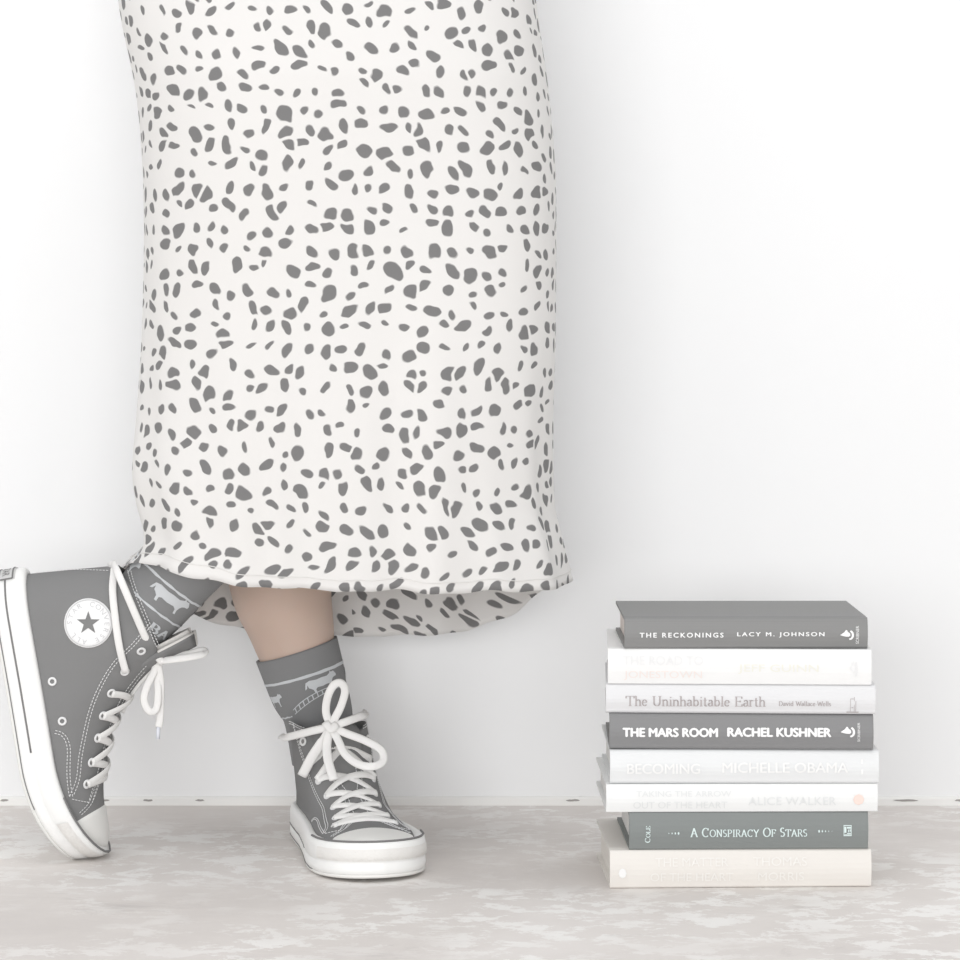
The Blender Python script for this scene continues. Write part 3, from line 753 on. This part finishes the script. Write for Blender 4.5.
# ---------------------------------------------------------------- socks
class Sock:
    def __init__(s, axis):             # axis: list of (x,y,z,r)
        s.c = crom([Vector(p[:3]) for p in axis], 10); s.r = [q.x for q in crom([Vector((p[3], 0, 0)) for p in axis], 10)]
        s.L = [0]
        for a, b_ in zip(s.c, s.c[1:]): s.L.append(s.L[-1]+(b_-a).length)
    def frame(s, d):
        i = 0
        while i < len(s.L)-2 and s.L[i+1] < d: i += 1
        t = (d-s.L[i])/(s.L[i+1]-s.L[i]); c = s.c[i].lerp(s.c[i+1], t); r = s.r[i]+(s.r[i+1]-s.r[i])*t
        ax = (s.c[min(i+2, len(s.c)-1)]-s.c[max(i-1, 0)]).normalized()
        fr = Vector((0, -1, 0)); fr = (fr-ax*fr.dot(ax)).normalized(); rt = ax.cross(fr) if True else 0
        return c, r, ax, fr, rt
    def pt(s, u, d, off=0):            # u = arc length sideways from the camera-facing line (+ = right), d = along the axis
        c, r, ax, fr, rt = s.frame(d); a = u/r
        R = r+off
        side = -rt if rt.x*1 < 0 else rt
        return c+fr*R*math.cos(a)+side*R*math.sin(a)
def make_sock(S, decals, label):
    v = []; f = []; seg = 48; Lt_ = S.L[-1]; N = 40
    for i in range(N+1):
        d = Lt_*i/N; c, r, ax, fr, rt = S.frame(d)
        for j in range(seg): a = 2*math.pi*j/seg; v.append(c+fr*(r+.0016)*math.cos(a)+rt*(r+.0016)*math.sin(a))
    n = len(v); c, r, ax, fr, rt = S.frame(Lt_)
    for j in range(seg): a = 2*math.pi*j/seg; v.append(c+fr*(r-.001)*math.cos(a)+rt*(r-.001)*math.sin(a))
    for i in range(N+1):
        for j in range(seg): f.append((i*seg+j, i*seg+(j+1) % seg, (i+1)*seg+(j+1) % seg, (i+1)*seg+j))
    so = recalc(build('sock', v, f, M['sock'], person)); so['label'] = label
    names = {}
    for name, vf in decals:
        v_, f_ = vf; build(name, [S.pt(x, y, .0021) for x, y in v_], f_, M['sock_white'], so, False)
    return so
COW = [(-1, .35), (-.93, .62), (-.7, .72), (-.3, .66), (0, .70), (.35, .68), (.55, .80), (.62, .95), (.68, .84), (.86, .86), (1.0, .60), (.98, .46), (.8, .44), (.68, .36), (.6, .20), (.56, -.02), (.6, -.30), (.48, -.30), (.44, -.02), (.3, .10), (-.05, .04), (-.35, .08), (-.46, -.02), (-.44, -.32), (-.56, -.32), (-.6, -.02), (-.72, .12), (-.82, .2), (-.86, .45), (-.93, .2), (-1.04, .12)]
def cow(x, y, w_, flip=1, tilt=0, h_=1):
    ol = []
    for a, b_ in COW:
        a *= flip*w_/2; b_ *= w_/2*.8*h_; ol.append((x+a*math.cos(tilt)-b_*math.sin(tilt), y+a*math.sin(tilt)+b_*math.cos(tilt)))
    return poly_mesh([ol], .006)
def strip(u0, u1, d, h, wob=.0004):
    n = 40; top = [(u0+(u1-u0)*i/n, d+h/2+wob*math.sin(i*1.9)) for i in range(n+1)]; bot = [(u0+(u1-u0)*i/n, d-h/2+wob*math.cos(i*2.3)) for i in range(n+1)]
    v = top+bot; f = [(i, i+1, n+2+i, n+1+i) for i in range(n)]; return v, f
def arch(u0, u1, d, rise, h):
    out = []; n = 14; v = []; f = []
    base = lambda t: (u0+(u1-u0)*t, d+rise*(1-(2*t-1)**2))
    for off in (0, h):
        k = len(v)
        for i in range(n+1): x, y = base(i/n); v += [(x, y+off), (x, y+off+.0008)]
        for i in range(n): f.append((k+2*i, k+2*i+1, k+2*i+3, k+2*i+2))
    for i in range(n):
        x, y = base((i+.5)/n); k = len(v); v += [(x-.0005, y), (x+.0005, y), (x+.0008, y+h), (x-.0002, y+h)]; f.append((k, k+1, k+2, k+3))
    return v, f
# planted sock; axis from inside the shoe to the cuff
pa = [(-.154, y0, .07, .029), (X_(318, 2.868), y0, Z_(715, 2.868), .0325), (X_(309, 2.868), y0, Z_(690, 2.868), .0365), (X_(303, 2.868), y0, Z_(670, 2.868), .0385), (X_(296.5, 2.868), y0, Z_(649, 2.868), .0400)]
S1 = Sock(pa); T1 = S1.L[-1]
dec = [('sock_stripe', strip(-.12, .12, T1-.0245, .0028, .0002)), ('cow_motif', cow(.018, T1-.039, .034, 1, 0)), ('cow_motif', cow(-.036, T1-.042, .022, 1, 0)), ('cow_motif', cow(.075, T1-.040, .034)), ('cow_motif', cow(-.09, T1-.040, .034)),
       ('sock_pattern', arch(-.018, .052, T1-.056, .008, .005)), ('sock_stripe', strip(-.12, -.022, T1-.058, .002))]
make_sock(S1, dec, 'sock on the planted leg with pale cow band')
qa = [(*sh(-.010), .029), (*sh(.02), .0325), (*sh(.045), .0352), (*sh(.08), .0375), (*sh(.105), .040)]
S2 = Sock(qa)
# stripe crossings measured on the photo, in distances along the shin axis
def along(px, py): return (P(px, py, YL)-P(121, 637, YL)).dot(ad)+.010
d_up = along(186, 594); d_lo = along(160, 609)
tv2, tf2 = fit(serif_mesh('.BA', .22, .09), .009, .040, d_lo-.0185, d_lo-.009)
dec2 = [('sock_stripe', strip(-.11, .11, d_up, .0022)), ('sock_stripe', strip(-.11, .11, d_lo, .0020)),
        ('cow_motif', cow(.013, (d_up+d_lo)/2-.001, .042, 1, 0, .85)), ('cow_motif', cow(-.05, (d_up+d_lo)/2-.001, .042, 1, 0, .85)), ('cow_motif', cow(.076, (d_up+d_lo)/2-.001, .042, 1, 0, .85)), ('sock_lettering', (tv2, tf2))]
make_sock(S2, dec2, 'sock on the raised leg with cow band and letters')

# ---------------------------------------------------------------- skirt
YS = 2.79; CYs = CAMY+YS
def zpx(py): return CAMZ-(py-HOR)*YS/FPX
XL = sorted([(zpx(p), X_(x, YS)) for p, x in ((-230, 168), (-120, 120), (0, 121), (100, 140), (200, 147), (330, 146), (400, 142), (470, 137), (500, 141), (530, 148), (550, 143), (562, 128), (571, 117), (590, 117), (650, 125))])
XR = sorted([(zpx(p), X_(x, YS)) for p, x in ((-230, 490), (-120, 530), (0, 536), (80, 547), (150, 554), (200, 556), (330, 556), (420, 552), (500, 552), (540, 560), (570, 567), (590, 571), (650, 571))])
ZW = 1.03
def hem_z(phi):                        # phi: -90 deg = front
    s_, c_ = math.sin(phi), math.cos(phi)
    fr = .2610-.0045*max(0, min(1, (c_+.25)/.6)) + (.012 if 0 else 0)
    left = .0195*math.exp(-((math.degrees(phi) % 360-213)/32.0)**2)
    back = max(0, s_)**.75
    bz = .186+.07*abs(c_)**3.2
    return (fr+left)*(1-back)+bz*back
v = []; f = []; uv = []; NA, NZ = 260, 150
for i in range(NZ+1):
    q = i/NZ; row = []
    for j in range(NA+1):
        phi = -math.pi/2+2*math.pi*j/NA
        z = ZW+(hem_z(phi)-ZW)*q; xl, xr = smooth_interp(XL, z), smooth_interp(XR, z); cx, hw = (xl+xr)/2, (xr-xl)/2
        hd = .085+.055*min(1, max(0, (ZW-z)/.30)); e = 2/3.1
        c_, s_ = math.cos(phi), math.sin(phi)
        x = cx+hw*math.copysign(abs(c_)**e, c_); y = CYs+hd*math.copysign(abs(s_)**e, s_)
        g = max(0, min(1, (.62-z)/.36)); g = g*g*(3-2*g)
        env = max(0, abs(s_))**.6
        fold = (math.sin(x*62+.6)*.55+math.sin(x*108+2.0+z*3)*.30+math.sin(x*31+z*5+1)*.4)
        fold2 = math.sin(x*23+z*9)*.0022+math.sin(x*9-z*14+1)*.003
        y += (math.copysign(1, s_))*(-.0075*g*fold*env-.001*g*env+fold2*env*(1-g*.5))
        x += .0035*g*math.sin(phi*13+z*10)*(1-abs(s_)*.5)
        # the raised shin pushes the cloth out on its side
        k = math.exp(-((x+.30)/.05)**2)*max(0, min(1, (.40-z)/.12)) if s_ < 0 else 0
        y -= .006*k
        z2 = z + (.0012*math.sin(x*75+1.0)+.0008*math.sin(x*150))*q**8
        row.append(Vector((x, y, z2)))
    u = 0; us = [0]
    for a, c2 in zip(row, row[1:]):
        u += math.hypot(c2.x-a.x, c2.y-a.y); us.append(u)
    # measure u from the front centre, both ways
    for j, p in enumerate(row):
        uu = us[j] if j <= NA//2 else us[j]-us[-1]
        v.append(p); uv.append((j, uu, p.z, us[-1]))
# uv with a per-loop seam at the back: faces beyond the middle use the negative side
me_v = [p for p in v]
faces = []; fu = []
for i in range(NZ):
    for j in range(NA):
        idx = (i*(NA+1)+j, i*(NA+1)+j+1, (i+1)*(NA+1)+j+1, (i+1)*(NA+1)+j); faces.append(idx)
        uvq = []
        for k in idx:
            jj, uu, zz, tot = uv[k]
            if j >= NA//2 and jj == NA//2: uu = uu-tot
            uvq.append((uu+.73, zz))
        fu.append(uvq)
me = bpy.data.meshes.new('skirt'); me.from_pydata([tuple(p) for p in me_v], [], faces); me.update()
ul = me.uv_layers.new(name='UVMap')
for p, q in zip(me.polygons, fu):
    for li, c2 in zip(p.loop_indices, q): ul.data[li].uv = c2
me.polygons.foreach_set('use_smooth', [True]*len(me.polygons)); me.materials.append(skirt_material())
bm = bmesh.new(); bm.from_mesh(me); bmesh.ops.remove_doubles(bm, verts=bm.verts[:], dist=1e-6); bmesh.ops.recalc_face_normals(bm, faces=bm.faces[:]); bm.to_mesh(me); bm.free()
sk = bpy.data.objects.new('skirt', me); C.objects.link(sk); sk.parent = person
sk['label'] = 'white midi skirt with an irregular grey spot print'
md = sk.modifiers.new('cloth_thickness', 'SOLIDIFY'); md.thickness = .0008; md.offset = -1
# stitched hem line
hm = MB(); hp = []
for j in range(NA): hp.append(v[(NZ-2)*(NA+1)+j]+Vector((0, 0, 0)))
nrm = []
for j in range(NA):
    phi = -math.pi/2+2*math.pi*j/NA; nrm.append(Vector((math.cos(phi), math.sin(phi), 0)))
hm.ribbon([p+n_*.0006 for p, n_ in zip(hp, nrm)]+[hp[0]+nrm[0]*.0006], nrm+[nrm[0]], .0004, .0003, 4, False)
hm.build('hem_stitch', mat('cream thread', (.81, .795, .775, 1), .9), sk)
par_fix()

# ---------------------------------------------------------------- books
SC = 2.6/FPX
PG = [pages_material(c) for c in ((.80, .73, .69), (.84, .81, .76), (.86, .85, .83))]
def book(x0, x1, zb, zt, depth, yawd, cover, pages, label, kind, hard=True, rnd=.004, letters=(), pull=0, gap=.004, flare=0):
    Lx = (x1-x0)*SC; T = zt-zb; X0 = (x0-480)*SC
    nm = 'hardcover_book' if hard else 'paperback_book'
    root = empty(nm, (X0+Lx/2, -pull, zb), math.radians(yawd))
    root['label'] = label; root['category'] = 'book'; root['group'] = 'books stacked on the floor'
    th = .0026 if hard else .0007
    # C-shaped cover section in (y, z), spine at y=0
    rr = min(rnd, T*.45); out = []; n = 6
    bul = .0022 if hard else .0004
    out.append((depth, T)); out.append((.012, T))
    if hard: out.append((.0075, T-.0009)); out.append((.0045, T))
    for i in range(n+1): a = math.radians(90+90*i/n); out.append((rr+rr*math.cos(a), T-rr+rr*math.sin(a)))
    for i in range(1, 6): t = i/6; out.append((-bul*math.sin(math.pi*t), T-rr-(T-2*rr)*t))
    for i in range(n+1): a = math.radians(180+90*i/n); out.append((rr+rr*math.cos(a), rr+rr*math.sin(a)))
    if hard: out.append((.0045, 0)); out.append((.0075, .0009))
    out.append((.012, 0)); out.append((depth, 0))
    inn = [(depth, th), (.010, th), (th+rr*.4, th+.001), (th*1.1, th+rr*.7), (th, T/2), (th*1.1, T-th-rr*.7), (th+rr*.4, T-th-.001), (.010, T-th), (depth, T-th)]
    sec = out+inn; k = len(sec); v = []; f = []
    xs = [-Lx/2, -Lx/2+.0004, Lx/2-.0004, Lx/2]
    for xi, x in enumerate(xs):
        for (y, z) in sec:
            ins = .0004 if xi in (0, 3) else 0
            cy, cz = depth/2, T/2
            v.append((x, y+(ins if y < cy else -ins)*.6, z))
    # end corners of the spine rounded a little
    for g in range(3):
        for i in range(k): f.append((g*k+i, g*k+(i+1) % k, (g+1)*k+(i+1) % k, (g+1)*k+i))
    for g, rev in ((0, True), (3, False)):
        tri = geometry.tessellate_polygon([[Vector((y, z, 0)) for y, z in sec]])
        for t_ in tri: f.append(tuple(g*k+i for i in t_))
    cv = build('cover', v, f, cover, root, False); recalc(cv)
    bv = cv.modifiers.new('soft_edges', 'BEVEL'); bv.width = .0006; bv.segments = 2; bv.limit_method = 'ANGLE'; bv.angle_limit = math.radians(50)
    # page block
    o = gap if hard else .0003; yf = depth-(gap if hard else .0004); v = []; f = []; N = 10
    pz0, pz1 = th, T-th
    for x in (-Lx/2+o, Lx/2-o):
        for i in range(N+1):
            t = i/N; z = pz0+(pz1-pz0)*t; v.append((x, th*1.2+(.0012 if hard else 0)*(2*t-1)**2, z))
        for i in range(N+1):
            t = i/N; z = pz1-(pz1-pz0)*t; v.append((x, yf-(.0015 if hard else 0)*(1-(2*t-1)**2), z))
    k = 2*(N+1)
    for i in range(k): f.append((i, (i+1) % k, k+(i+1) % k, k+i))
    f.append(tuple(range(k))[::-1]); f.append(tuple(range(k, 2*k)))
    recalc(build('page_block', v, f, pages, root, False))
    if hard:
        for x in (-Lx/2+o-.0006, Lx/2-o+.0006):
            hb = MB(); hb.ribbon([Vector((x, th*1.3+.0015, pz0+.001)), Vector((x, th*1.3+.0005, T/2)), Vector((x, th*1.3+.0015, pz1-.001))], Vector((1, 0, 0)), .0011, .0008, 6)
            hb.build('headband', M['tongue_lining'], root)
    def spine_y(z):
        return interp(sorted([(z_, y_) for (y_, z_) in out if y_ < .006]), z)
    for (name, vf, px0, px1, py0, py1, m_) in letters:      # px box measured on the photo, relative to the spine's left end
        v_, f_ = fit(vf, (px0-x0)*SC-Lx/2, (px1-x0)*SC-Lx/2, (ZREF(py1))-zb, (ZREF(py0))-zb)
        build(name, [(p[0], spine_y(p[1])-.0008-(p[2] if len(p) > 2 else 0), p[1]) for p in v_], f_, m_, cv, False)
    return root
def ZREF(py): return CAMZ-(py-HOR)*SC
def shape(loops): return poly_mesh(loops)
def rot(vf):                            # text running upwards
    v, f = vf; return [(-y, x) for x, y in v], f
def lamp_logo():
    fl = [(0, .5), (.12, .62), (.3, .78), (.42, 1.0), (.5, .98), (.56, .82), (.72, .66), (.74, .45), (.62, .34), (.4, .36), (.2, .42)]
    v, f = poly_mesh([fl]); v2 = list(v); f2 = list(f)
    ar = arc(.72, .5, .28, .48, -100, 80, 14); inn = arc(.68, .5, .16, .32, 80, -100, 14)
    lv, lf = poly_mesh([ar+inn]); n = len(v2); v2 += lv; f2 += [tuple(i+n for i in q) for q in lf]
    return v2, f2
def square_logo():
    v = []; f = []
    def r(a, b_, c, d): n = len(v); v.extend([(a, b_), (c, b_), (c, d), (a, d)]); f.append((n, n+1, n+2, n+3))
    r(0, 0, 1, .08); r(0, .92, 1, 1); r(0, .08, .08, .92); r(.92, .08, 1, .92); r(.1, .1, .9, .16); r(.1, .3, .35, .85); r(.42, .68, .9, .84); r(.42, .2, .9, .3); r(.55, .36, .68, .6); r(.75, .4, .88, .62)
    return v, f
def tower_logo():
    v = []; f = []
    def r(a, b_, c, d): n = len(v); v.extend([(a, b_), (c, b_), (c, d), (a, d)]); f.append((n, n+1, n+2, n+3))
    r(0, 0, 1, .06); r(.3, .08, .34, .9); r(.3, .86, .6, .9); r(.62, .08, .66, 1); r(.4, .3, .55, .34); r(.74, .08, .78, .75)
    return v, f
def dots(n, grow=1):
    v = []; f = []
    for i in range(n):
        r = .35*(1-.18*(i if grow > 0 else n-1-i)); c = i*1.3; k = len(v)
        v += [(c+r*math.cos(2*math.pi*j/8), r*math.sin(2*math.pi*j/8)) for j in range(8)]; f.append(tuple(range(k, k+8)))
    return v, f
WP = M['white_print']
cov = lambda name, c, r=.55: mat(name, (*c, 1), r, .05, 400, .01, 15)
dark1 = cov('grey book jacket', (.25, .25, .247)); dark2 = cov('charcoal jacket', (.242, .242, .245)); dark3 = cov('grey green jacket', (.228, .245, .24))
white1 = cov('white jacket', (.83, .83, .825)); white2 = cov('pale grey jacket', (.73, .73, .74)); white3 = cov('bluish white jacket', (.765, .775, .78)); white4 = cov('bright white cover', (.825, .83, .825)); cream = cov('cream cover', (.775, .745, .705))
f1 = mat('faint grey print', (.79, .79, .79, 1), .6); f2 = mat('faint rose print', (.83, .76, .73, 1), .6); f3 = mat('faint yellow print', (.80, .79, .72, 1), .6)
f4 = mat('grey brown print', (.44, .40, .40, 1), .6); f5 = mat('faint pale print', (.86, .86, .855, 1), .6); f6 = mat('faint grey type', (.74, .75, .75, 1), .6); f7 = mat('faint cream print', (.84, .82, .79, 1), .6); f8 = mat('pale green foil', (.70, .80, .79, 1), .5)
f9 = mat('pink seal', (.87, .70, .64, 1), .6)
FM, SM = font_mesh, serif_mesh
zt = [ZREF(p) for p in (849.5, 812, 784, 750, 714, 684.5, 649, 618)]
zb = [0.0]+zt[:-1]
book(609.5, 872, zb[0], zt[0], .158, 2.0, cream, PG[1], 'cream book lying on the floor, lowest of the stack', 'book', True, .003, [
    ('title_lettering', FM('THE MATTER', .0), 655, 728, 857, 865.5, f7), ('title_lettering', FM('OF THE HEART', .0), 650, 733, 872, 880.5, f7),
    ('author_lettering', FM('THOMAS', .0), 753, 807, 857, 865.5, f7), ('author_lettering', FM('MORRIS', .0), 758, 804, 872, 880.5, f7),
    ('publisher_logo', dots(1), 618, 626, 867, 877, f5)])
book(629, 868.5, zb[1], zt[1], .150, 1.4, dark3, PG[2], 'dark grey-green hardcover with small pale serif title, on the lowest cream book', 'book', True, .0025, [
    ('title_lettering', SM('A CONSPIRACY OF STARS', .17, .08, .05, True), 690, 807, 827, 836.5, f8), ('author_lettering', rot(SM('COLE', .2, .09, .05, True)), 644.5, 650, 825, 842, f8),
    ('spine_ornament', dots(4, -1), 668, 679, 831, 834, f8), ('spine_ornament', dots(5, 1), 818, 832, 829.5, 832.5, f8), ('publisher_logo', square_logo(), 843.5, 851.5, 825, 836, f8)])
book(606, 878, zb[2], zt[2], .155, 1.0, white4, PG[2], 'thin bright white book with faint type, on the dark grey-green hardcover', 'book', True, .0015, [
    ('title_lettering', FM('TAKING THE ARROW', .0), 636, 731, 790.5, 796, f6), ('title_lettering', FM('OUT OF THE HEART', 0), 633, 727, 801, 808, f6),
    ('author_lettering', FM('ALICE WALKER', 0), 748, 836, 796.5, 805, f6), ('publisher_logo', dots(1), 853, 864, 794, 805, f9)])
book(610, 879, zb[3], zt[3], .158, .3, white3, PG[2], 'very pale grey book with barely legible white type, under the lower charcoal book', 'book', True, .0045, [
    ('title_lettering', FM('BECOMING', .03), 627, 700, 763, 773.5, f5), ('author_lettering', FM('MICHELLE OBAMA', .03), 722, 848, 762, 772.5, f5), ('spine_ornament', FM('I', 0), 861, 863, 759, 774, f5)])
book(609.5, 873, zb[4], zt[4], .150, -1.2, dark2, PG[0], 'charcoal hardcover with bold white block title, in the middle of the stack', 'book', True, .0045, [
    ('title_lettering', FM('THE MARS ROOM', .075, 1.0), 622.5, 718, 727.5, 737, WP), ('author_lettering', FM('RACHEL KUSHNER', .075, 1.0), 727, 831, 727, 736.5, WP),
    ('publisher_logo', lamp_logo(), 840, 854.5, 726, 736.5, WP), ('publisher_lettering', rot(FM('SCRIBNER', 0, 1.0)), 857, 859.5, 722, 741, WP)])
book(606, 875, zb[5], zt[5], .152, -2.2, white2, PG[2], 'pale grey book with thin dark serif title, on the charcoal hardcover', 'book', True, .0040, [
    ('title_lettering', SM('The Uninhabitable Earth', .13, .05, .03), 625.5, 765.5, 696, 706.5, f4), ('author_lettering', SM('David Wallace-Wells', .15, .06, .03), 778.5, 830.5, 700.5, 705.5, f4),
    ('publisher_logo', tower_logo(), 846, 858, 696, 712, f4)])
book(608, 871, zb[6], zt[6], .155, -2.2, white1, PG[2], 'white book with faint rose and yellow type, directly under the topmost grey hardcover', 'book', True, .0015, [
    ('title_lettering', FM('THE ROAD TO', 0), 623, 703, 656, 665, f1), ('title_lettering', FM('JONESTOWN', 0), 624, 702, 671, 680.5, f2), ('author_lettering', FM('JEFF GUINN', 0), 738, 818, 664, 673.5, f3), ('publisher_logo', lamp_logo(), 849, 857, 660, 676, f1)])
book(624.5, 868, zb[7], zt[7], .145, .4, dark1, PG[0], 'grey hardcover with widely spaced white capitals, topmost of the stack', 'book', True, .0035, [
    ('title_lettering', FM('THE RECKONINGS', .04, 1.35), 639.5, 723.5, 632.5, 637.5, WP), ('author_lettering', FM('LACY M. JOHNSON', .04, 1.35), 737, 824.5, 632, 637.5, WP),
    ('publisher_logo', lamp_logo(), 840, 854, 630, 640, WP), ('publisher_lettering', rot(FM('SCRIBNER', 0, 1.0)), 856, 859, 626, 644, WP)], pull=-.002)
